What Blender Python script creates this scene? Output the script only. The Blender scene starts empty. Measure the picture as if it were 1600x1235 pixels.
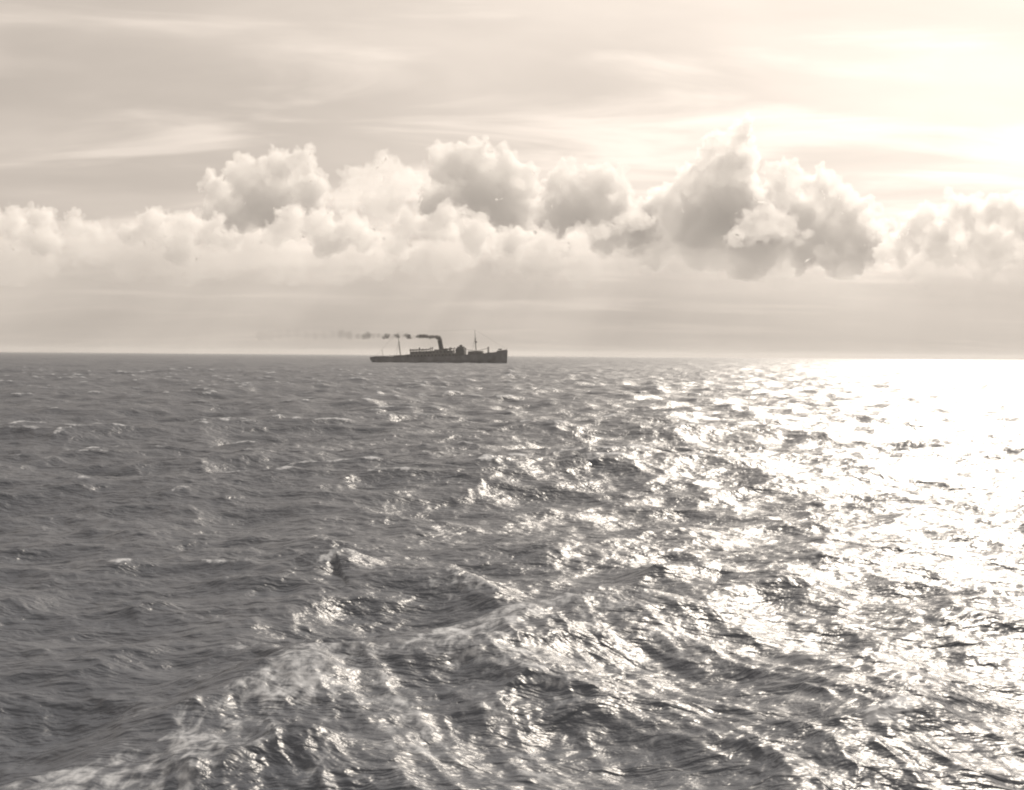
import bpy, bmesh, math, random
import numpy as np
from mathutils import Vector, Matrix, noise as mnoise

random.seed(7)
SC = bpy.context.scene
COL = SC.collection
R = math.radians

# ------------------------------------------------------------------ camera
CAM_H = 7.5
FPX = 1931.0                     # focal length in photograph pixels (1600 wide)
cd = bpy.data.cameras.new('camera')
cam = bpy.data.objects.new('camera', cd)
COL.objects.link(cam)
cd.sensor_width = 36.0
cd.lens = 36.0 * FPX / 1600.0
cd.clip_start = 0.5
cd.clip_end = 200000.0
PITCH = math.atan((617.5 - 555.5) / FPX)
ROLL = R(0.45)
cam.matrix_world = (Matrix.Translation((0, 0, CAM_H)) @ Matrix.Rotation(math.pi / 2 - PITCH, 4, 'X')
                    @ Matrix.Rotation(ROLL, 4, 'Z'))
SC.camera = cam
CM = cam.matrix_world.to_3x3()


def ray(px, py):
    """world direction through a photograph pixel"""
    return (CM @ Vector(((px - 800.0) / FPX, (617.5 - py) / FPX, -1.0))).normalized()


def at(px, py, Y):
    """world point seen at a photograph pixel, Y metres ahead"""
    d = ray(px, py)
    return Vector((0, 0, CAM_H)) + d * (Y / d.y)


# ------------------------------------------------------------------ light
SUN_AZ = R(24.0)                 # to the right of the view axis (+Y)
SUN_EL = R(32.0)
sd = Vector((math.sin(SUN_AZ) * math.cos(SUN_EL), math.cos(SUN_AZ) * math.cos(SUN_EL), math.sin(SUN_EL)))
sl = bpy.data.lights.new('sun', 'SUN')
sl.energy = 3.9
sl.angle = R(0.5)
sl.color = (1.0, 0.90, 0.78)
sun = bpy.data.objects.new('sun', sl)
COL.objects.link(sun)
sun.rotation_euler = (-sd).to_track_quat('-Z', 'Y').to_euler()
sun.location = (0, 0, 400)

world = bpy.data.worlds.new('World')
SC.world = world
world.use_nodes = True
wt = world.node_tree
wt.nodes.clear()


def N(t, typ, **kw):
    n = t.nodes.new(typ)
    for k, v in kw.items():
        if k in n.bl_rna.properties:
            setattr(n, k, v)
        else:
            n.inputs[k].default_value = v
    return n


def math_node(t, op, a, b=None, clamp=False):
    n = t.nodes.new('ShaderNodeMath')
    n.operation = op
    n.use_clamp = clamp
    for i, v in enumerate((a, b)):
        if v is None:
            continue
        if hasattr(v, 'is_linked'):
            t.links.new(v, n.inputs[i])
        else:
            n.inputs[i].default_value = v
    return n.outputs[0]


VEIL_ROT, VEIL_LOC = 8, (7.1, 5.2, 0.0)
sky = N(wt, 'ShaderNodeTexSky', sky_type='NISHITA')
sky.sun_disc = False
sky.sun_elevation = SUN_EL
sky.sun_rotation = SUN_AZ
sky.altitude = 0
sky.air_density = 1.0
sky.dust_density = 2.0
sky.ozone_density = 1.0
bw = N(wt, 'ShaderNodeRGBToBW')
wt.links.new(sky.outputs[0], bw.inputs[0])
# thin streaky high cloud: a flat layer at one altitude, seen in perspective
tc = N(wt, 'ShaderNodeTexCoord')
sep = N(wt, 'ShaderNodeSeparateXYZ')
wt.links.new(tc.outputs['Generated'], sep.inputs[0])
zz = math_node(wt, 'MAXIMUM', math_node(wt, 'ADD', sep.outputs[2], 0.13), 0.05)
comb = N(wt, 'ShaderNodeCombineXYZ')
wt.links.new(math_node(wt, 'DIVIDE', sep.outputs[0], zz), comb.inputs[0])
wt.links.new(math_node(wt, 'DIVIDE', sep.outputs[1], zz), comb.inputs[1])


def veil_layer(scale, rot, loc, lo, hi, amount, detail, rough, warp):
    mp = N(wt, 'ShaderNodeMapping')
    mp.inputs['Scale'].default_value = scale
    mp.inputs['Rotation'].default_value = (0, 0, R(rot))
    mp.inputs['Location'].default_value = loc
    wt.links.new(comb.outputs[0], mp.inputs[0])
    nz = N(wt, 'ShaderNodeTexNoise', Scale=1.0, Detail=detail, Roughness=rough, Distortion=warp)
    wt.links.new(mp.outputs[0], nz.inputs['Vector'])
    v = N(wt, 'ShaderNodeMapRange')
    v.interpolation_type = 'SMOOTHSTEP'
    v.inputs['From Min'].default_value = lo
    v.inputs['From Max'].default_value = hi
    v.inputs['To Min'].default_value = 0.0
    v.inputs['To Max'].default_value = amount
    wt.links.new(nz.outputs[0], v.inputs[0])
    return v.outputs[0]


streaks = veil_layer((0.9, 2.3, 1), VEIL_ROT, VEIL_LOC, 0.47, 0.72, 0.36, 6.0, 0.52, 0.7)
mottle = veil_layer((0.8, 1.1, 1), 30, (4.1, 7.7, 0), 0.33, 0.7, 0.25, 5.0, 0.5, 0.3)
cover = math_node(wt, 'ADD', math_node(wt, 'ADD', streaks, mottle), 0.90)
# a thin even overcast, a little brighter overhead, in front of the clear sky
lum = math_node(wt, 'MULTIPLY', math_node(wt, 'ADD', math_node(wt, 'MULTIPLY', bw.outputs[0], 0.33),
                math_node(wt, 'ADD', math_node(wt, 'MULTIPLY', math_node(wt, 'MAXIMUM', sep.outputs[2], 0.0), 4.3), 3.1)), cover)
tint = N(wt, 'ShaderNodeMix', data_type='RGBA', blend_type='MULTIPLY')
tint.inputs[0].default_value = 1.0
wt.links.new(lum, tint.inputs[6])
tint.inputs[7].default_value = (1.0, 0.882, 0.775, 1)
bg = N(wt, 'ShaderNodeBackground', Strength=0.10)
wt.links.new(tint.outputs[2], bg.inputs[0])
wo = N(wt, 'ShaderNodeOutputWorld')
wt.links.new(bg.outputs[0], wo.inputs[0])

SC.view_settings.view_transform = 'Standard'
SC.view_settings.look = 'None'
SC.view_settings.gamma = 1.0
SC.view_settings.exposure = 0.12
SC.view_settings.use_curve_mapping = False
SC.render.engine = 'CYCLES'
cy = SC.cycles
cy.use_denoising = True
cy.max_bounces = 16
cy.volume_bounces = 7
cy.diffuse_bounces = 2
cy.glossy_bounces = 3
cy.transparent_max_bounces = 64
cy.filter_width = 2.1


# ------------------------------------------------------------------ helpers
def tag(o, label=None, cat=None, group=None, kind=None):
    for k, v in (('label', label), ('category', cat), ('group', group), ('kind', kind)):
        if v:
            o[k] = v
    return o


def obj(name, me, m=None, parent=None):
    o = bpy.data.objects.new(name, me)
    COL.objects.link(o)
    if m:
        me.materials.append(m)
    if parent:
        o.parent = parent
    return o


def surface_mat(name, col, rough=0.6, var=0.25, scale=0.4):
    m = bpy.data.materials.new(name)
    m.use_nodes = True
    t = m.node_tree
    b = t.nodes['Principled BSDF']
    b.inputs['Roughness'].default_value = rough
    co = N(t, 'ShaderNodeTexCoord')
    n = N(t, 'ShaderNodeTexNoise', Scale=scale, Detail=6.0)
    t.links.new(co.outputs['Object'], n.inputs['Vector'])
    r = N(t, 'ShaderNodeValToRGB')
    r.color_ramp.elements[0].position = 0.3
    r.color_ramp.elements[1].position = 0.75
    r.color_ramp.elements[0].color = tuple(c * (1 - var) for c in col) + (1,)
    r.color_ramp.elements[1].color = tuple(min(1, c * (1 + var)) for c in col) + (1,)
    t.links.new(n.outputs[0], r.inputs[0])
    t.links.new(r.outputs[0], b.inputs['Base Color'])
    return m


def volume_mat(name, density, col, aniso):
    m = bpy.data.materials.new(name)
    m.use_nodes = True
    t = m.node_tree
    t.nodes.clear()
    v = N(t, 'ShaderNodeVolumePrincipled')
    v.inputs['Color'].default_value = col + (1,)
    v.inputs['Density'].default_value = density
    v.inputs['Anisotropy'].default_value = aniso
    o = N(t, 'ShaderNodeOutputMaterial')
    t.links.new(v.outputs[0], o.inputs['Volume'])
    return m


def vnoise(P, seed=0):
    """smooth gradient-like noise, -1..1, for an (n,3) array"""
    I = np.floor(P).astype(np.int64)
    F = P - I
    W = F * F * F * (F * (F * 6 - 15) + 10)
    out = np.zeros(len(P))
    for a in (0, 1):
        for b in (0, 1):
            for c in (0, 1):
                h = ((I[:, 0] + a) * 374761393 + (I[:, 1] + b) * 668265263 + (I[:, 2] + c) * 2147483647 + seed * 144665) & 0xFFFFFFFF
                h = ((h ^ (h >> 13)) * 1274126177) & 0xFFFFFFFF
                h = (h ^ (h >> 16)) & 0xFFFFFFFF
                g = [(((h >> q) & 0xFF) / 127.5 - 1) for q in (0, 8, 16)]
                d = g[0] * (F[:, 0] - a) + g[1] * (F[:, 1] - b) + g[2] * (F[:, 2] - c)
                w = (W[:, 0] if a else 1 - W[:, 0]) * (W[:, 1] if b else 1 - W[:, 1]) * (W[:, 2] if c else 1 - W[:, 2])
                out += d * w
    return out


# ------------------------------------------------------------------ sea
rng = np.random.default_rng(11)
G = 9.81


def cascade(L, n, kmin, kmax, wind, kp, alpha, spread, seed, chop):
    """one periodic tile of an FFT sea: height, horizontal shift and its derivatives"""
    r = np.random.default_rng(seed)
    k1 = np.fft.fftfreq(n, d=L / n) * 2 * np.pi
    kx, ky = np.meshgrid(k1, k1, indexing='ij')
    k = np.hypot(kx, ky)
    k[0, 0] = 1.0
    dk = 2 * np.pi / L
    th = np.arctan2(ky, kx) - wind
    gamma = 2.5 ** np.exp(-((np.sqrt(k / kp) - 1) ** 2) / (2 * 0.08 ** 2))
    S = alpha / (2 * k ** 4) * np.exp(-1.25 * (kp / k) ** 2) * gamma
    p = np.where(k < 2.5 * kp, spread, spread * 0.4)
    D = np.where(np.cos(th) > -0.3, np.abs(np.cos(th / 2)) ** (2 * p), 0.02)
    thg = np.linspace(-np.pi, np.pi, 721)
    norm = np.trapz(np.abs(np.cos(thg / 2)) ** (2 * spread), thg)
    S = S * D / norm
    S[(k < kmin) | (k >= kmax)] = 0
    S[0, 0] = 0
    amp = np.sqrt(S * dk * dk / 2.0) * (r.standard_normal((n, n)) + 1j * r.standard_normal((n, n)))
    f = lambda X: np.real(np.fft.ifft2(X)) * n * n * math.sqrt(2.0)
    ux, uy = kx / k, ky / k
    h = f(amp)
    dx, dy = f(-1j * ux * amp) * -chop, f(-1j * uy * amp) * -chop
    # jacobian of the horizontal displacement
    jxx = 1 + np.real(np.fft.ifft2(1j * kx * np.fft.fft2(dx)))
    jyy = 1 + np.real(np.fft.ifft2(1j * ky * np.fft.fft2(dy)))
    jxy = np.real(np.fft.ifft2(1j * ky * np.fft.fft2(dx)))
    J = jxx * jyy - jxy ** 2
    return L, n, [a.astype(np.float32) for a in (h, dx, dy, J)]


def sample(c, x, y, rot):
    L, n, arrs = c
    cr, sr = math.cos(rot), math.sin(rot)
    u = (x * cr + y * sr) / L * n
    v = (-x * sr + y * cr) / L * n
    iu = np.floor(u).astype(np.int64)
    iv = np.floor(v).astype(np.int64)
    fu = (u - iu).astype(np.float32)
    fv = (v - iv).astype(np.float32)
    i0, i1, j0, j1 = iu % n, (iu + 1) % n, iv % n, (iv + 1) % n
    out = []
    for a in arrs:
        out.append((a[i0, j0] * (1 - fu) + a[i1, j0] * fu) * (1 - fv) + (a[i0, j1] * (1 - fu) + a[i1, j1] * fu) * fv)
    h, dx, dy, J = out
    return h, dx * cr - dy * sr, dx * sr + dy * cr, J


def sstep(a, b, x):
    t = np.clip((x - a) / (b - a), 0, 1)
    return t * t * (3 - 2 * t)


WIND = R(-68)       # direction in which the waves run
KP = 2 * math.pi / 42.0
cas = [
    (cascade(1270.0, 1024, 0.0, 2 * np.pi / 11, WIND - R(9), KP, 0.014, 5.0, 3, 1.15), R(9), 11.0),
    (cascade(171.0, 512, 2 * np.pi / 11, 2 * np.pi / 2.2, WIND + R(17), KP, 0.023, 4.0, 5, 1.1), R(-17), 2.2),
    (cascade(29.0, 512, 2 * np.pi / 2.2, 2 * np.pi / 0.28, WIND - R(31), KP, 0.020, 3.0, 8, 0.9), R(31), 0.3),
]

rad = [2.0]
while rad[-1] < 14:
    rad.append(rad[-1] + 0.35)
while rad[-1] < 12000:
    d = rad[-1]
    f = 0.0034 if d < 120 else 0.0034 + 0.0036 * min(1, math.log(d / 120) / math.log(8))
    if d > 9000:
        f = 0.02
    rad.append(d * (1 + f))
rad = np.array(rad)
half = R(31)
ang = np.concatenate([np.linspace(-half, half, 760, endpoint=False),
                      np.linspace(half, 2 * np.pi - half, 130, endpoint=False)])
nr, na = len(rad), len(ang)
RR, AA = np.meshgrid(rad, ang, indexing='ij')
X = (RR * np.sin(AA)).ravel()
Y = (RR * np.cos(AA)).ravel()
DR = np.gradient(rad)
SP = np.repeat(DR, na)
Dd = RR.ravel()

H = np.zeros_like(X)
DX = np.zeros_like(X)
DY = np.zeros_like(X)
JJ = np.ones_like(X)
for c, rot, lmin in cas:
    h, dx, dy, J = sample(c, X, Y, rot)
    w = 1 - sstep(lmin * 0.9, lmin * 3.2, SP)
    if lmin > 10:
        w = 0.34 + 0.66 * sstep(36, 85, Dd)
    H += h * w
    DX += dx * w
    DY += dy * w
    if lmin > 1:
        JJ += (J - 1) * w
print('sea std', H[Dd < 2000].std(), 'jac pct', np.percentile(JJ, [1, 5, 10, 50]))

# the waves thrown off by the vessel the picture was taken from: steep ridges fanning out
def ridge(pts, height, front, back, ends=(3.0, 3.0)):
    """signed distance profile along a polyline; left of the line is the steep face"""
    P = np.array(pts, float)
    for _ in range(4):                             # round the corners off
        q = np.empty((2 * len(P), 2))
        q[0], q[-1] = P[0], P[-1]
        q[1:-1:2] = 0.75 * P[:-1] + 0.25 * P[1:]
        q[2:-1:2] = 0.25 * P[:-1] + 0.75 * P[1:]
        P = q
    X, Y = WX, WY
    best = np.full(X.shape, 1e9)
    side = np.zeros_like(X)
    along = np.zeros_like(X)
    s0 = 0.0
    for a, b in zip(P[:-1], P[1:]):
        ab = b - a
        L = max(1e-6, np.hypot(*ab))
        u = ab / L
        t = np.clip((X - a[0]) * u[0] + (Y - a[1]) * u[1], 0, L)
        qx, qy = X - a[0] - u[0] * t, Y - a[1] - u[1] * t
        d = np.hypot(qx, qy)
        m = d < best
        best[m] = d[m]
        side[m] = (u[0] * qy - u[1] * qx)[m]
        along[m] = (s0 + t)[m]
        s0 += L
    sg = np.where(side >= 0, best, -best)          # + = left of the line
    tot = s0
    env = sstep(0, ends[0], along) * (1 - sstep(tot - ends[1], tot, along))
    prof = np.where(sg >= 0, np.exp(-(sg / front) ** 2), np.exp(-(np.abs(sg) / back) ** 1.25))
    prof = prof - np.where(sg > 0, 0.45 * np.exp(-((sg - 3.2) / 1.6) ** 2), 0)
    prof = prof * (1 - sstep(6.0, 9.0, best))
    env = env * (1 - sstep(7.0, 10.0, best))
    return height * env * prof, sg, along, env


NEAR = (Dd < 75) & (Y > 0)
X0, Y0, D0 = X[NEAR], Y[NEAR], Dd[NEAR]
Q = np.stack([X0, Y0, np.zeros_like(X0)], 1)
WX = X0 + 0.9 * vnoise(Q / 3.1, 1) + 0.35 * vnoise(Q / 1.1, 2)
WY = Y0 + 0.9 * vnoise(Q / 3.1, 3) + 0.35 * vnoise(Q / 1.1, 4)
first_sg = None
foam_extra = np.zeros_like(X0)
wake = np.zeros_like(X0)


def on_sea(px, py, z):
    d = ray(px, py)
    k = (z - CAM_H) / d.z
    return (d.x * k, d.y * k)


for pix, hgt, fr, bk, fo in (
        ([(-260, 1300), (-60, 1235), (90, 1180), (180, 1160), (300, 1105), (400, 1060), (482, 1022), (545, 1015), (620, 1000), (700, 970),
          (765, 942), (860, 938), (1000, 935), (1100, 948), (1250, 985), (1450, 1030), (1700, 1090)], 0.50, 1.2, 4.0, 0.95),
        ([(470, 880), (545, 862), (640, 880), (775, 915), (850, 925)], 0.45, 1.0, 2.0, 0.8),
        ([(960, 900), (1050, 880), (1130, 870), (1230, 895), (1300, 930)], 0.5, 1.2, 2.5, 0.2),
        ([(480, 1025), (530, 1085), (600, 1140), (720, 1210)], 0.3, 0.7, 1.0, 0.6),
        ([(330, 1200), (420, 1165), (520, 1150), (640, 1190)], 0.35, 0.7, 1.5, 0.7)):
    pts = [on_sea(a, b, hgt + 0.1) for a, b in pix]
    hh, sg, al, env = ridge(pts, hgt, fr, bk, (3.0, 16.0) if len(pix) > 9 else (3.0, 3.0))
    if first_sg is None:
        first_sg = sg
    mod = 0.55 + 0.9 * np.clip(vnoise(np.stack([al / 4.0, np.zeros_like(al), np.zeros_like(al)], 1), len(pix)) + 0.35, 0, 1)
    wake += hh * mod
    foam_extra = np.maximum(foam_extra, fo * env * (0.4 + 0.6 * mod) * np.where(sg >= 0, np.exp(-(sg / 0.35) ** 2), np.exp(-np.abs(sg) / (bk * 1.2))))
# corrugated water combed out behind the main ridge, running towards the viewer
cs, sn = 0.38, -0.925
al = X0 * cs + Y0 * sn
ac = -X0 * sn + Y0 * cs
streak = vnoise(np.stack([ac / 1.3, al / 7.0, np.zeros_like(al)], 1), 21)
streak2 = vnoise(np.stack([ac / 0.55, al / 3.0, np.zeros_like(al)], 1), 22)
behind = np.where(first_sg < 0, np.exp(-np.abs(first_sg) / 14.0) * (1 - np.exp(-np.abs(first_sg) / 1.0)), 0) * (1 - sstep(38, 50, D0))
wake += behind * (0.17 * (0.35 - np.abs(streak) * 2.2) + 0.08 * (0.3 - np.abs(streak2) * 2))
patch = vnoise(Q / 2.6, 31) + 0.6 * vnoise(Q / 1.0, 32)
foam_extra = foam_extra * (0.75 + 0.7 * patch) + behind * np.clip(0.5 - 2.4 * np.abs(streak) + 0.5 * patch, 0, 1) * 0.75
H[NEAR] += wake

jt = np.percentile(JJ[(Dd > 60) & (Dd < 800)], [0.15, 12.0])
foam = sstep(jt[1], jt[0], JJ)
foam[NEAR] = np.maximum(foam[NEAR], foam_extra * 0.8)

# white water at the steamer's bow and in her wake
SHIP_D = 1120.0
SHIP_X = at(686, 567, SHIP_D).x
SHIP_YAW = R(-7.0)
us = (X - SHIP_X) * math.cos(SHIP_YAW) + (Y - SHIP_D) * math.sin(SHIP_YAW)
vs_ = -(X - SHIP_X) * math.sin(SHIP_YAW) + (Y - SHIP_D) * math.cos(SHIP_YAW)
bow = np.exp(-((us - 58) / 9) ** 2 - (vs_ / 11) ** 2) * 0.75
side = np.exp(-(vs_ / 13) ** 2) * (np.abs(us) < 62) * 0.30
trail = np.exp(-(vs_ / 10) ** 2) * sstep(-55, -66, us) * np.exp((us + 62) / 70) * (us < -50) * 0.5
foam = np.maximum(foam, np.nan_to_num(np.maximum(np.maximum(bow, side), trail)))

V = np.stack([X + DX, Y + DY, H], 1).astype(np.float32)
ii = np.arange(nr - 1)[:, None] * na
jj = np.arange(na)[None, :]
j2 = (jj + 1) % na
quads = np.stack([ii + jj, ii + j2, ii + na + j2, ii + na + jj], -1).reshape(-1, 4)[:, ::-1]
me = bpy.data.meshes.new('sea')
me.vertices.add(len(V))
me.vertices.foreach_set('co', V.ravel())
me.loops.add(quads.size)
me.polygons.add(len(quads))
me.polygons.foreach_set('loop_start', np.arange(0, quads.size, 4, dtype=np.int32))
me.loops.foreach_set('vertex_index', quads.ravel().astype(np.int32))
me.polygons.foreach_set('use_smooth', np.ones(len(quads), bool))
me.update(calc_edges=True)
at_ = me.attributes.new('foam', 'FLOAT', 'POINT')
at_.data.foreach_set('value', foam.astype(np.float32))
print('sea quads', len(quads))

m = bpy.data.materials.new('sea_water')
m.use_nodes = True
t = m.node_tree
t.nodes.clear()
out = N(t, 'ShaderNodeOutputMaterial')
pb = N(t, 'ShaderNodeBsdfPrincipled')
pb.inputs['Base Color'].default_value = (0.064, 0.073, 0.090, 1)
pb.inputs['Roughness'].default_value = 0.40
pb.inputs['IOR'].default_value = 1.333
co = N(t, 'ShaderNodeTexCoord')
# ripples too small for the mesh
mpa = N(t, 'ShaderNodeMapping')
mpa.inputs['Rotation'].default_value = (0, 0, R(22))
mpa.inputs['Scale'].default_value = (0.55, 1.0, 1.0)
t.links.new(co.outputs['Object'], mpa.inputs[0])
n1 = N(t, 'ShaderNodeTexNoise', Scale=3.6, Detail=3.0, Roughness=0.55, Distortion=0.3)
n2 = N(t, 'ShaderNodeTexNoise', Scale=0.55, Detail=4.0, Roughness=0.6, Distortion=0.5)
t.links.new(mpa.outputs[0], n1.inputs['Vector'])
t.links.new(mpa.outputs[0], n2.inputs['Vector'])
b1 = N(t, 'ShaderNodeBump', Strength=1.0, Distance=0.10)
b2 = N(t, 'ShaderNodeBump', Strength=1.0, Distance=0.54)
t.links.new(n1.outputs[0], b1.inputs['Height'])
t.links.new(n2.outputs[0], b2.inputs['Height'])
t.links.new(b2.outputs[0], b1.inputs['Normal'])
t.links.new(b1.outputs[0], pb.inputs['Normal'])
# foam
fa = N(t, 'ShaderNodeAttribute', attribute_name='foam')
mpf = N(t, 'ShaderNodeMapping')
mpf.inputs['Rotation'].default_value = (0, 0, R(22))
mpf.inputs['Scale'].default_value = (1.25, 0.62, 1.0)
t.links.new(co.outputs['Object'], mpf.inputs[0])
nf = N(t, 'ShaderNodeTexNoise', Scale=3.0, Detail=6.0, Roughness=0.6, Distortion=0.25)
t.links.new(mpf.outputs[0], nf.inputs['Vector'])
thr = math_node(t, 'ADD', math_node(t, 'MULTIPLY', fa.outputs['Fac'], 0.55), nf.outputs[0])
mr = N(t, 'ShaderNodeMapRange')
mr.interpolation_type = 'SMOOTHSTEP'
mr.inputs['From Min'].default_value = 0.68
mr.inputs['From Max'].default_value = 1.05
mr.inputs['To Max'].default_value = 0.55
t.links.new(thr, mr.inputs[0])
fb = N(t, 'ShaderNodeBsdfDiffuse', Color=(0.66, 0.69, 0.73, 1))
t.links.new(b2.outputs[0], fb.inputs['Normal'])
mx = N(t, 'ShaderNodeMixShader')
t.links.new(mr.outputs[0], mx.inputs[0])
t.links.new(pb.outputs[0], mx.inputs[1])
t.links.new(fb.outputs[0], mx.inputs[2])
t.links.new(mx.outputs[0], out.inputs['Surface'])
tag(obj('sea', me, m), kind='structure')


# ------------------------------------------------------------------ clouds
_b = bmesh.new()
bmesh.ops.create_icosphere(_b, subdivisions=2, radius=1.0)
_b.verts.index_update()
ICO_V = np.array([v.co[:] for v in _b.verts])
ICO_F = np.array([[v.index for v in f.verts] for f in _b.faces])
_b.free()


def lump_mesh(balls, voxel, disp, dscale, zmin=None, seed=0, zsoft=0.25):
    """union of many balls, remeshed and roughened: one closed billowing surface"""
    nv = len(ICO_V)
    vs = np.concatenate([ICO_V * (np.array(sq) * r) + np.array(c) for c, r, sq in balls])
    fs = np.concatenate([ICO_F + nv * i for i in range(len(balls))])
    me = bpy.data.meshes.new('tmp')
    me.from_pydata(vs.tolist(), [], fs.tolist())
    o = bpy.data.objects.new('tmp', me)
    COL.objects.link(o)
    md = o.modifiers.new('r', 'REMESH')
    md.mode = 'VOXEL'
    md.voxel_size = voxel
    dg = bpy.context.evaluated_depsgraph_get()
    me2 = bpy.data.meshes.new_from_object(o.evaluated_get(dg))
    bpy.data.objects.remove(o)
    bpy.data.meshes.remove(me)
    n = len(me2.vertices)
    co = np.empty(n * 3, np.float32)
    no = np.empty(n * 3, np.float32)
    me2.vertices.foreach_get('co', co)
    me2.vertices.foreach_get('normal', no)
    co = co.reshape(-1, 3)
    no = no.reshape(-1, 3)
    d = np.zeros(n)
    p = co.astype(np.float64) / dscale + seed * 7.31
    a = 1.0
    for q in range(4):
        d += a * (np.abs(vnoise(p, seed + q)) * 2.0 - 0.45)       # billows with creases between them
        p = p * 2.13
        a *= 0.55
    co = co + no * (d * disp)[:, None]
    if zmin is not None:
        z = co[:, 2]
        low = z < zmin
        co[low, 2] = zmin + (z[low] - zmin) * zsoft
    me2.vertices.foreach_set('co', co.ravel())
    me2.polygons.foreach_set('use_smooth', np.ones(len(me2.polygons), bool))
    me2.update()
    return me2


FAR = 1.35
cloud_total = 0


def cumulus(label, lumps, Y, base_py, mat, seed, fine=1.0, depth=1.0, sprout=1.0):
    global cloud_total
    rn = random.Random(seed)
    balls = []
    Y *= FAR
    fine *= FAR
    for px, py, rp in lumps:
        c = at(px, py, Y)
        r = rp / FPX * Y
        c.y += rn.uniform(-0.6, 0.6) * r * depth
        balls.append((c, r, (1, depth, 1)))
        for _ in range(int(11 * sprout)):
            u = Vector((rn.gauss(0, 1), rn.gauss(0, 0.8), rn.gauss(0.35, 0.8))).normalized()
            r2 = r * rn.uniform(0.26, 0.46)
            c2 = c + Vector((u.x, u.y * depth, u.z)) * (r * 0.88)
            balls.append((c2, r2, (1, 1, 0.95)))
            for _ in range(4):
                u2 = (u + Vector((rn.gauss(0, 0.7), rn.gauss(0, 0.7), rn.gauss(0.2, 0.7)))).normalized()
                balls.append((c2 + u2 * r2 * 0.9, r2 * rn.uniform(0.3, 0.5), (1, 1, 1)))
    zb = at(800, base_py, Y).z
    me = lump_mesh(balls, 20.0 * fine, 110.0 * fine, 240.0 * fine, zb, seed)
    cloud_total += len(me.polygons)
    o = obj('cumulus_cloud', me, mat)
    return tag(o, label, 'cloud', 'cumulus clouds banked above the horizon')


cl_mat = volume_mat('cloud_vapour', 0.0075 / FAR, (0.945, 0.945, 0.945), 0.2)
cl_body = volume_mat('cloud_vapour_tower', 0.008 / FAR, (0.957, 0.957, 0.957), 0.32)
cl_far = volume_mat('cloud_vapour_far', 0.0016 / FAR, (0.94, 0.94, 0.94), 0.2)
cl_puff = volume_mat('cloud_vapour_puff', 0.0032 / FAR, (0.97, 0.97, 0.97), 0.3)
cl_thin = volume_mat('cloud_vapour_thin', 0.003 / FAR, (0.95, 0.95, 0.95), 0.25)

cumulus('tallest cloud tower of the bank, leaning peak with bright rim, right of the ship',
        [(1150, 222, 30), (1163, 200, 17), (1120, 262, 44), (1160, 262, 34), (1085, 308, 48), (1145, 315, 55), (1055, 350, 52),
         (1180, 340, 48), (1100, 370, 60), (1020, 385, 42), (1160, 390, 55), (1022, 342, 36), (992, 372, 36), (1050, 318, 30)],
        15000, 430, cl_body, 1, 0.9, 0.65, 0.8)
cumulus('broad stepped cloud descending to the right of the tallest tower',
        [(1225, 290, 36), (1285, 300, 36), (1330, 335, 40), (1250, 360, 60), (1375, 372, 32), (1320, 390, 50), (1220, 395, 40)],
        15800, 430, cl_body, 2, 0.9, 0.65)
cumulus('small bright cloud puff in front of the foot of the tallest tower',
        [(1140 + 7.5 * i, 372 - 36 * math.sin(math.pi * (i + 1) / 17) ** 1.3 + 7 * math.sin(i * 2.1), 13 + 5 * math.sin(i * 1.7)) for i in range(16)]
        + [(1160 + 11 * i, 366 + 3 * math.sin(i * 2.9), 17) for i in range(8)] + [(1180 + 14 * i, 352, 17) for i in range(4)],
        13200, 395, cl_puff, 3, 1.0, 1.0, 0.9)
cumulus('cloud with curled bright rim just left of the tallest tower',
        [(880, 285, 30), (945, 285, 34), (915, 320, 45), (970, 310, 26), (870, 340, 40), (950, 360, 40), (1000, 335, 24), (995, 365, 26)],
        14600, 420, cl_mat, 4)
cumulus('low bright ledge of cloud below the curled cloud',
        [(895 + 10 * i, 372 - 2.2 * i + 4 * math.sin(i * 2.3), 15 + 4 * math.sin(i * 1.9)) for i in range(12)],
        12600, 392, cl_puff, 5, 1.0)
cumulus('rounded domed cloud standing above and right of the steamer',
        [(740, 245, 30), (700, 265, 34), (790, 265, 32), (825, 280, 22), (750, 300, 50), (690, 320, 42), (800, 330, 46)],
        15200, 415, cl_mat, 6)
cumulus('bright cloud directly above the steamer with a slope trailing right',
        [(640, 350, 26), (685, 355, 30), (740, 370, 30), (800, 380, 30), (850, 380, 24), (885, 395, 16), (620, 385, 26), (720, 340, 20)],
        12200, 425, cl_mat, 7, 0.8)
cumulus('hazy bright cloud behind, between the ragged tower and the domed cloud',
        [(605, 265, 24), (570, 290, 30), (635, 285, 28), (600, 320, 40), (540, 315, 22)],
        16500, 400, cl_thin, 8)
cumulus('ragged cloud tower with torn bright right edge, left of the steamer',
        [(475, 250, 24), (440, 262, 30), (390, 280, 32), (345, 300, 28), (480, 300, 34), (420, 320, 48), (360, 340, 40), (500, 330, 20)],
        14900, 410, cl_mat, 9)
cumulus('bright billowing cloud at the foot of the ragged tower',
        [(455, 350, 28), (500, 355, 30), (550, 360, 28), (430, 370, 24), (575, 375, 22), (510, 385, 28)],
        12400, 420, cl_mat, 10, 0.8)
cumulus('pale cloud second from the left edge, low and softly lit',
        [(240, 350, 26), (285, 352, 24), (330, 362, 26), (210, 370, 22), (360, 375, 20), (280, 385, 30)],
        12600, 420, cl_mat, 11, 0.8)
cumulus('low cloud at the left edge of the sky',
        [(20, 350, 26), (70, 345, 24), (115, 355, 22), (-30, 350, 30), (150, 368, 14), (60, 375, 30)],
        13000, 410, cl_mat, 12, 0.8)
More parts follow.
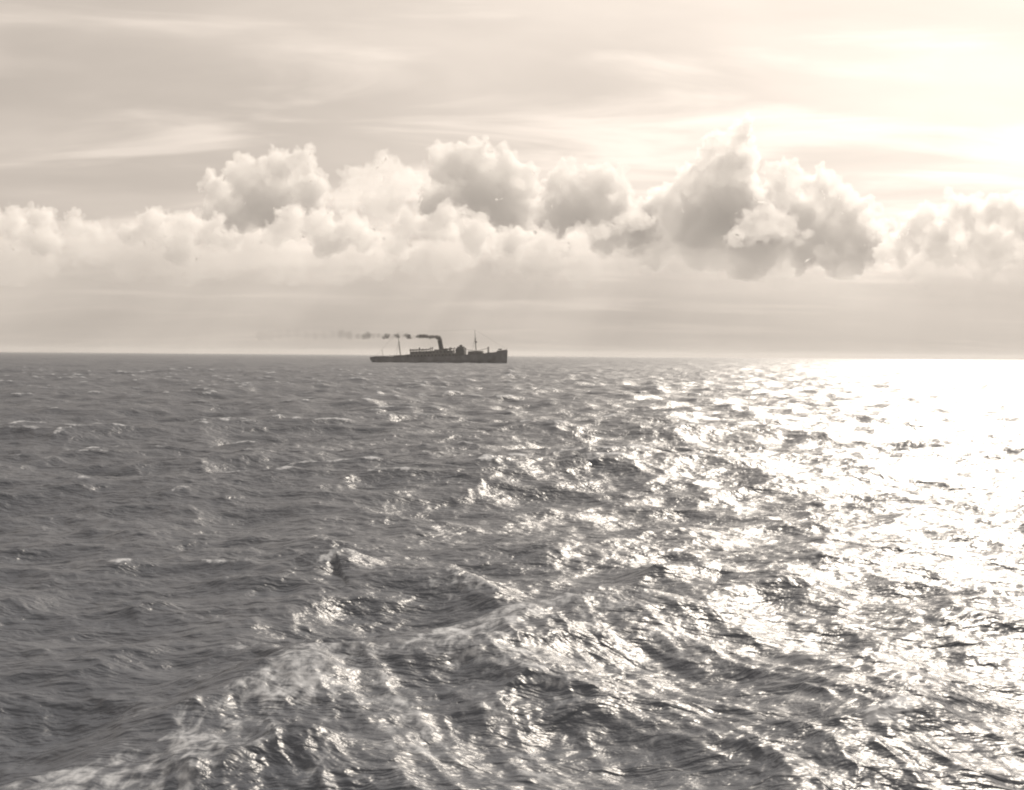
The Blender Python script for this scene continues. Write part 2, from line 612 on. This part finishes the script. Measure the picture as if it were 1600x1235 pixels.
cumulus('blown out white cloud at the right edge of the sky',
        [(1405, 392, 32), (1425, 365, 28), (1450, 342, 28), (1500, 338, 36), (1560, 335, 38), (1620, 340, 42), (1470, 380, 38), (1550, 385, 42), (1630, 395, 42), (1690, 350, 50)],
        14000, 430, cl_body, 13, 0.9, 0.7)
rn = random.Random(5)
cumulus('long far bank of grey cloud filling the gaps behind the billows',
        [(-250 + 45 * i + rn.uniform(-12, 12), 400 + rn.uniform(-22, 12), rn.uniform(34, 52)) for i in range(47)], 19000, 450, cl_far, 16, 1.6, 1.0, 0.7)
print('cloud polys', cloud_total)

# the low grey mist into which the billows sink
bank_mat = volume_mat('mist_vapour', 2.7e-4, (0.76, 0.76, 0.76), 0.05)
balls = []
rn = random.Random(12)
for i in range(90):
    h = rn.choice((0.45, 0.6, 0.75, 0.95, 1.2)) * 1400
    balls.append((Vector((-20000 + 40000 * i / 89 + rn.uniform(-300, 300), 16700 + rn.uniform(-1900, 1900), 250)), h,
                  (rn.uniform(1700, 3200) / h, rn.uniform(900, 1500) / h, 1.0)))
tag(obj('mist_bank', lump_mesh(balls, 110.0, 150.0, 1700.0, 3.0, 40, 0.0), bank_mat),
    'low grey bank of mist under all the billows, spanning the whole horizon', 'mist')

# ------------------------------------------------------------------ steamer
PXM = SHIP_D / FPX
ship = bpy.data.objects.new('steamship', None)
COL.objects.link(ship)
sp = at(686, 567, SHIP_D)
ship.location = (sp.x, SHIP_D, -0.7)
ship.rotation_euler = (R(1.0), R(-2.0), SHIP_YAW)
tag(ship, 'dark single funnelled steamer with two masts steaming right across the rough sea', 'ship')

M_hull = surface_mat('hull_paint', (0.13, 0.132, 0.14), 0.55, 0.3, 0.2)
M_house = surface_mat('deckhouse_paint', (0.12, 0.12, 0.12), 0.6, 0.3, 0.4)
M_dark = surface_mat('dark_steel', (0.035, 0.034, 0.034), 0.6, 0.3, 0.5)
M_fun = surface_mat('funnel_paint', (0.06, 0.06, 0.062), 0.55, 0.3, 0.4)
M_deck = surface_mat('deck_planking', (0.14, 0.12, 0.10), 0.75, 0.2, 0.8)
M_glass = surface_mat('dark_glass', (0.02, 0.02, 0.022), 0.15, 0.1, 1.0)
M_canvas = surface_mat('boat_canvas', (0.13, 0.125, 0.12), 0.8, 0.2, 1.0)


def bm_obj(name, bm, m, parent, bevel=0.0, smooth=False):
    me = bpy.data.meshes.new(name)
    bm.normal_update()
    if smooth:
        for f in bm.faces:
            f.smooth = True
    bm.to_mesh(me)
    bm.free()
    o = obj(name, me, m, parent)
    if bevel:
        b = o.modifiers.new('bevel', 'BEVEL')
        b.width = bevel
        b.segments = 2
    return o


def box(bm, x0, x1, y0, y1, z0, z1, topx=0.0):
    vs = [bm.verts.new(p) for p in ((x0, y0, z0), (x1, y0, z0), (x1, y1, z0), (x0, y1, z0),
                                    (x0 + topx, y0, z1), (x1 + topx, y0, z1), (x1 + topx, y1, z1), (x0 + topx, y1, z1))]
    for f in ((3, 2, 1, 0), (4, 5, 6, 7), (0, 1, 5, 4), (1, 2, 6, 5), (2, 3, 7, 6), (3, 0, 4, 7)):
        bm.faces.new([vs[i] for i in f])


def tube(bm, a, b, r0, r1, n=10, sx=1.0):
    a, b = Vector(a), Vector(b)
    q = (b - a).to_track_quat('Z', 'Y')
    rings = []
    for p, r in ((a, r0), (b, r1)):
        rings.append([bm.verts.new(p + q @ Vector((math.cos(2 * math.pi * i / n) * r, math.sin(2 * math.pi * i / n) * r, 0)))
                      for i in range(n)])
    for i in range(n):
        bm.faces.new((rings[0][i], rings[0][(i + 1) % n], rings[1][(i + 1) % n], rings[1][i]))
    bm.faces.new(rings[0][::-1])
    bm.faces.new(rings[1])


def sheer(x):
    u = x / 63.0
    return 6.1 + (3.1 * u * u if u > 0 else 0.9 * u * u)


def hull_half(x, z):
    """half breadth of the hull at station x and height z"""
    u = (x + 63) / 126.0
    if u > 0.72:
        f = max(0.0, 1 - ((u - 0.72) / 0.28) ** 1.9)
    elif u < 0.22:
        f = math.sqrt(max(0.0, 1 - ((0.22 - u) / 0.235) ** 2.4))
    else:
        f = 1.0
    zz = (z + 5) / 12.0
    body = min(1.0, 0.72 + 0.5 * max(0, zz)) if zz < 0.55 else 1.0
    if u < 0.2:
        body *= min(1.0, 0.25 + max(0, zz) * 1.25) if z < 4 else 1.0
    if u > 0.85:
        body *= 0.75 + 0.35 * max(0, zz)
    return max(0.06, 8.0 * f * body)


bm = bmesh.new()
stations = [-63 + 126 * i / 62 for i in range(63)]
levels = [0, 0.12, 0.25, 0.4, 0.55, 0.7, 0.85, 1.0]
rows = []
for x in stations:
    top = sheer(x) + 1.0
    row = []
    for s in (-1, 1):
        side_v = []
        for l in levels:
            z = -5 + (top + 5) * l
            xr = x
            if x > 55:                                   # slightly raked stem
                xr = x - (1 - l) * 1.2 * (x - 55) / 8
            if x < -52:                                  # counter stern overhang
                k = (-52 - x) / 11
                xr = x + max(0, (5.5 - z)) * 1.0 * k * 0.9
            side_v.append(bm.verts.new((xr, s * hull_half(x, z), z)))
        row.append(side_v)
    rows.append(row)
for i in range(len(rows) - 1):
    for s in (0, 1):
        a, b = rows[i][s], rows[i + 1][s]
        for k in range(len(levels) - 1):
            q = (a[k], b[k], b[k + 1], a[k + 1])
            bm.faces.new(q if s == 0 else q[::-1])
    bm.faces.new((rows[i][0][0], rows[i][1][0], rows[i + 1][1][0], rows[i + 1][0][0]))
for e in (0, -1):
    for k in range(len(levels) - 1):
        q = (rows[e][0][k], rows[e][0][k + 1], rows[e][1][k + 1], rows[e][1][k])
        bm.faces.new(q if e == 0 else q[::-1])
bmesh.ops.recalc_face_normals(bm, faces=bm.faces)
hull = bm_obj('hull', bm, M_hull, ship, smooth=True)
bm = bmesh.new()
prev = None
for x in stations:
    z = sheer(x)
    w = hull_half(x, z) - 0.05
    cur = (bm.verts.new((x, -w, z)), bm.verts.new((x, w, z)))
    if prev:
        bm.faces.new((prev[0], cur[0], cur[1], prev[1]))
    prev = cur
bm_obj('weather_deck', bm, M_deck, hull)
# rubbing strake along the sheer
for s in (-1, 1):
    bm = bmesh.new()
    prev = None
    for x in stations[2:-2]:
        w, z = hull_half(x, sheer(x)) + 0.02, sheer(x) + 0.98
        cur = [bm.verts.new((x, s * (w + a), z + b)) for a, b in ((-0.12, -0.1), (0.12, -0.1), (0.12, 0.12), (-0.12, 0.12))]
        if prev:
            for k in range(4):
                bm.faces.new((prev[k], cur[k], cur[(k + 1) % 4], prev[(k + 1) % 4]))
        prev = cur
    bmesh.ops.recalc_face_normals(bm, faces=bm.faces)
    bm_obj('gunwale', bm, M_dark, hull)


def fitted_house(name, x0, x1, z0, z1, inset, m, n=10, follow=True):
    """a house whose sides follow the hull's plan"""
    bm = bmesh.new()
    lo, hi = [], []
    for i in range(n + 1):
        x = x0 + (x1 - x0) * i / n
        w = max(0.4, hull_half(x, 7) - inset)
        zb = z0
        zt = z1 if not follow else z1 + (sheer(x) - sheer((x0 + x1) / 2))
        lo.append((bm.verts.new((x, -w, zb)), bm.verts.new((x, w, zb))))
        hi.append((bm.verts.new((x, -w, zt)), bm.verts.new((x, w, zt))))
    for i in range(n):
        bm.faces.new((lo[i][0], lo[i + 1][0], hi[i + 1][0], hi[i][0]))
        bm.faces.new((lo[i + 1][1], lo[i][1], hi[i][1], hi[i + 1][1]))
        bm.faces.new((hi[i][0], hi[i + 1][0], hi[i + 1][1], hi[i][1]))
    bm.faces.new((lo[0][1], lo[0][0], hi[0][0], hi[0][1]))
    bm.faces.new((lo[n][0], lo[n][1], hi[n][1], hi[n][0]))
    return bm_obj(name, bm, m, ship, 0.08)


fitted_house('forecastle', 53.5, 62.6, 8.0, 10.8, -0.02, M_hull)
fitted_house('poop_house', -59.0, -44.0, 6.5, 8.4, 0.8, M_hull)
fitted_house('after_deckhouse', -40.0, -29.0, 6.0, 8.9, 1.0, M_house, follow=False)
lower = fitted_house('lower_deckhouse', -29.5, 17.0, 5.8, 9.3, 0.25, M_house, 14, False)
upper = fitted_house('upper_deckhouse', -25.0, 14.0, 9.3, 11.9, 1.8, M_house, 12, False)
fitted_house('forward_house', 27.5, 40.5, 6.2, 10.6, 2.4, M_house, 6, False)

# windows of the houses, each one recessed plate in a rim
wbm = bmesh.new()
box(wbm, -0.45, 0.45, -0.04, 0.04, -0.4, 0.4)
wme = bpy.data.meshes.new('window')
wbm.to_mesh(wme)
wbm.free()
wme.materials.append(M_glass)


def windows(parent, xs, z, inset):
    for x in xs:
        for s in (-1, 1):
            o = bpy.data.objects.new('window', wme)
            COL.objects.link(o)
            o.parent = parent
            o.location = (x, s * (hull_half(x, 7) - inset + 0.02), z)


windows(lower, [-27 + 3.2 * i for i in range(14)], 7.9, 0.25)
windows(upper, [-22.5 + 3.2 * i for i in range(12)], 10.7, 1.8)

# bridge
bm = bmesh.new()
box(bm, 16.5, 24.5, -6.2, 6.2, 6.0, 12.6)
bridge = bm_obj('bridge', bm, M_house, ship, 0.1)
bm = bmesh.new()
box(bm, 17.6, 23.4, -3.6, 3.6, 12.6, 15.2)
bm_obj('wheelhouse', bm, M_house, bridge, 0.15)
bm = bmesh.new()
box(bm, 17.0, 24.2, -8.2, 8.2, 12.4, 12.75)
for s in (-1, 1):
    box(bm, 17.0, 24.2, s * 8.2 - 0.05, s * 8.2 + 0.05, 12.75, 13.8)
    box(bm, 24.1, 24.25, min(s * 3.7, s * 8.2), max(s * 3.7, s * 8.2), 12.75, 13.8)
bm_obj('bridge_wing', bm, M_house, bridge)
bm = bmesh.new()
box(bm, 19.3, 21.8, -1.3, 1.3, 15.2, 16.5)
bm_obj('monkey_island', bm, M_dark, bridge, 0.1)
wb2 = bmesh.new()
box(wb2, -0.04, 0.04, -0.38, 0.38, -0.45, 0.45)
wme2 = bpy.data.meshes.new('window')
wb2.to_mesh(wme2)
wb2.free()
wme2.materials.append(M_glass)
for k in range(7):
    o = bpy.data.objects.new('window', wme2)
    COL.objects.link(o)
    o.parent = bridge
    o.location = (23.41, -3.0 + k, 14.2)

# funnel
bm = bmesh.new()
tube(bm, (3.0, 0, 10.8), (1.4, 0, 20.6), 2.15, 2.0, 28)
funnel = bm_obj('funnel', bm, M_fun, ship, smooth=False)
bm = bmesh.new()
tube(bm, (1.5, 0, 20.0), (1.37, 0, 20.85), 2.2, 2.2, 28)
bm_obj('funnel_cap', bm, M_dark, funnel)
bm = bmesh.new()
tube(bm, (0.85, 0, 11.2), (0.0, 0, 20.0), 0.16, 0.16, 8)
bm_obj('steam_pipe', bm, M_dark, funnel)
bm = bmesh.new()
box(bm, -3.5, 8.0, -3.4, 3.4, 11.7, 13.0)
bm_obj('boiler_casing', bm, M_house, ship, 0.15)


# masts
def mast(x, zb, zt, rake, topmast):
    bm = bmesh.new()
    zm = zb + (zt - zb) * 0.62
    f = lambda z: (x - rake * (z - zb) / (zt - zb), 0, z)
    tube(bm, f(zb), f(zm), 0.42, 0.34, 12)
    tube(bm, f(zm - 0.5), f(zt), 0.24, 0.12, 10)
    o = bm_obj('mast', bm, M_dark, ship)
    bm = bmesh.new()
    box(bm, f(zm)[0] - 0.7, f(zm)[0] + 0.9, -1.6, 1.6, zm - 0.15, zm + 0.15)
    bm_obj('crosstree', bm, M_dark, o)
    for dx, dy in ((-6, -6.5), (-6, 6.5), (-3, -6.8), (-3, 6.8)):
        bm = bmesh.new()
        tube(bm, (x + dx, dy, sheer(x) + 0.9), f(zm), 0.05, 0.05, 5)
        bm_obj('shroud', bm, M_dark, o)
    for dx, el in ((12, 5.5), (-11, 5.0)):
        bm = bmesh.new()
        tube(bm, (x + (0.7 if dx > 0 else -0.7), 0.0, zb + 1.2), (x + dx, 0.8, zb + el - 2.0), 0.22, 0.15, 8)
        bm_obj('derrick_boom', bm, M_dark, o)
    return o, f(zt)


foremast, ft = mast(34.3, 9.5, 30.0, 0.6, True)
bm = bmesh.new()
tube(bm, (34.5, 0, 18.0), (34.5, 0, 19.6), 0.75, 0.9, 12)
bm_obj('crow_nest', bm, M_dark, foremast)
mainmast, mt_ = mast(-35.0, 6.0, 29.5, 2.2, True)
bm = bmesh.new()
tube(bm, mt_, ft, 0.03, 0.03, 5)
bm_obj('wireless_aerial', bm, M_dark, ship)
bm = bmesh.new()
tube(bm, ft, (61.5, 0, 11.6), 0.05, 0.05, 5)
bm_obj('forestay', bm, M_dark, ship)
bm = bmesh.new()
tube(bm, mt_, (-58.5, 0, 8.6), 0.05, 0.05, 5)
bm_obj('backstay', bm, M_dark, ship)
for s in (-1, 1):
    bm = bmesh.new()
    tube(bm, (45.4, s * 3.0, 7.4), (45.4, s * 3.0, 14.2), 0.38, 0.3, 10)
    bm_obj('king_post', bm, M_dark, ship)
bm = bmesh.new()
tube(bm, (-51.5, 0, 8.0), (-52.4, 0, 15.0), 0.2, 0.12, 8)
bm_obj('ensign_staff', bm, M_dark, ship)
bm = bmesh.new()
tube(bm, (62.2, 0, 9.8), (62.4, 0, 12.6), 0.16, 0.1, 8)
bm_obj('jack_staff', bm, M_dark, ship)
bm = bmesh.new()
box(bm, 54.5, 57.8, -2.0, 2.0, 11.0, 12.1)
bm_obj('windlass', bm, M_dark, ship, 0.3)

# hatches on the well decks
for x in (47.5, -47.0):
    bm = bmesh.new()
    box(bm, x - 3.2, x + 3.2, -3.0, 3.0, sheer(x), sheer(x) + 1.2)
    bm_obj('hatch', bm, M_canvas, ship, 0.1)

# lifeboats under davits
for x in (-22.0, -13.0, 8.5):
    for s in (-1, 1):
        bm = bmesh.new()
        n = 12
        rings = []
        for i in range(n + 1):
            u = -1 + 2 * i / n
            w = 1.15 * math.sqrt(max(0.0, 1 - abs(u) ** 2.4)) + 0.04
            zk = 0.35 * u * u
            ring = []
            for k in range(9):
                a = math.pi * k / 8
                ring.append(bm.verts.new((u * 3.7, -math.cos(a) * w, zk * 0.8 + 1.3 - math.sin(a) * (1.15 - zk))))
            rings.append(ring)
        for i in range(n):
            for k in range(8):
                bm.faces.new((rings[i][k], rings[i + 1][k], rings[i + 1][k + 1], rings[i][k + 1]))
            bm.faces.new((rings[i][0], rings[i][8], rings[i + 1][8], rings[i + 1][0]))
        bmesh.ops.recalc_face_normals(bm, faces=bm.faces)
        bm.transform(Matrix.Translation((x, s * 6.4, 12.3)))
        lb = bm_obj('lifeboat', bm, M_canvas, ship, smooth=True)
        for dx in (-2.8, 2.8):
            bm = bmesh.new()
            tube(bm, (x + dx, s * 5.4, 11.9), (x + dx, s * 5.4, 14.3), 0.12, 0.1, 6)
            tube(bm, (x + dx, s * 5.4, 14.3), (x + dx, s * 6.7, 14.7), 0.1, 0.08, 6)
            bm_obj('davit', bm, M_dark, lb)

# cowl ventilators
for x, y, h in ((-26.5, 2.2, 4.6), (-17.5, -2.0, 3.2), (-8.0, 2.0, 3.0), (10.5, 2.4, 2.6), (10.5, -2.4, 2.6), (14.0, 0.0, 2.2), (-5.5, -2.0, 3.2)):
    bm = bmesh.new()
    zb = 11.9 if x > -25 else 9.3
    tube(bm, (x, y, zb - 0.2), (x, y, zb + h - 0.6), 0.42, 0.42, 12)
    tube(bm, (x, y, zb + h - 0.9), (x + 0.95, y, zb + h), 0.45, 0.85, 12)
    bm_obj('ventilator', bm, M_house, ship)

# ------------------------------------------------------------------ smoke
smoke = bpy.data.objects.new('funnel_smoke', None)
COL.objects.link(smoke)
tag(smoke, 'dark coal smoke curling from the funnel and breaking into puffs towards the left', 'smoke')
MW = (Matrix.Translation(ship.location) @ ship.rotation_euler.to_matrix().to_4x4())
top = MW @ Vector((1.4, 0, 20.9))
smoke.location = top


def smoke_part(name, pts, density, seed, voxel=0.35, disp=0.9):
    rn = random.Random(seed)
    balls = []
    for (px, py, rp) in pts:
        p = at(px, py, top.y)
        balls.append((p - top, rp * 1.3 * PXM, (1, 1, 1)))
        for _ in range(7):
            u = Vector((rn.gauss(0, 1), rn.gauss(0, 1), rn.gauss(0, 1))).normalized()
            balls.append((p - top + u * rp * PXM * 0.8, rp * PXM * rn.uniform(0.3, 0.6), (1, 1, 1)))
    me = lump_mesh(balls, voxel, disp, 2.6, None, seed)
    o = obj(name, me, volume_mat('coal_smoke_%d' % seed, density, (0.10, 0.098, 0.095), 0.1), smoke)
    return o


tx, ty = 686, 531
smoke_part('smoke_trail', [(tx + 1, 531, 3.0), (tx, 528.5, 3.0), (682, 527, 2.8), (677, 526.6, 2.6), (672, 527.2, 2.8), (667, 526.2, 2.8),
                           (662, 525.4, 3.0), (657, 525.6, 2.8), (652, 526.0, 2.2)], 0.75, 31)
smoke_part('smoke_puff', [(638, 526, 3.6), (634, 524, 2.6), (641, 528, 2.4)], 0.4, 32)
smoke_part('smoke_puff', [(621, 526, 3.2), (618, 524, 2.2)], 0.32, 33)
smoke_part('smoke_puff', [(604, 526, 3.6), (600, 528, 2.6), (607, 524, 2.6)], 0.26, 34)
smoke_part('smoke_puff', [(575, 524, 4.6), (570, 526, 4.0)], 0.1, 35)
smoke_part('smoke_drift', [(655 - 8 * i, 525.5 + 1.2 * math.sin(i * 1.3), 3.0 + 0.1 * i) for i in range(13)], 0.05, 38, 0.5)
smoke_part('smoke_drift', [(520 - 14 * i, 523 + 2 * math.sin(i), 5 + 0.3 * i) for i in range(9)], 0.012, 37, 0.6)
smoke_part('smoke_puff', [(545, 524, 6.0), (533, 522, 6.0)], 0.03, 36)

# ------------------------------------------------------------------ haze
HAZE = 5.0e-5
if HAZE:
    bm = bmesh.new()
    box(bm, -12600, 12600, -12600, 12600, -12, 42)
    me = bpy.data.meshes.new('haze')
    bm.to_mesh(me)
    bm.free()
    tag(obj('haze', me, volume_mat('sea_haze', HAZE, (0.84, 0.84, 0.84), 0.4)), kind='stuff')
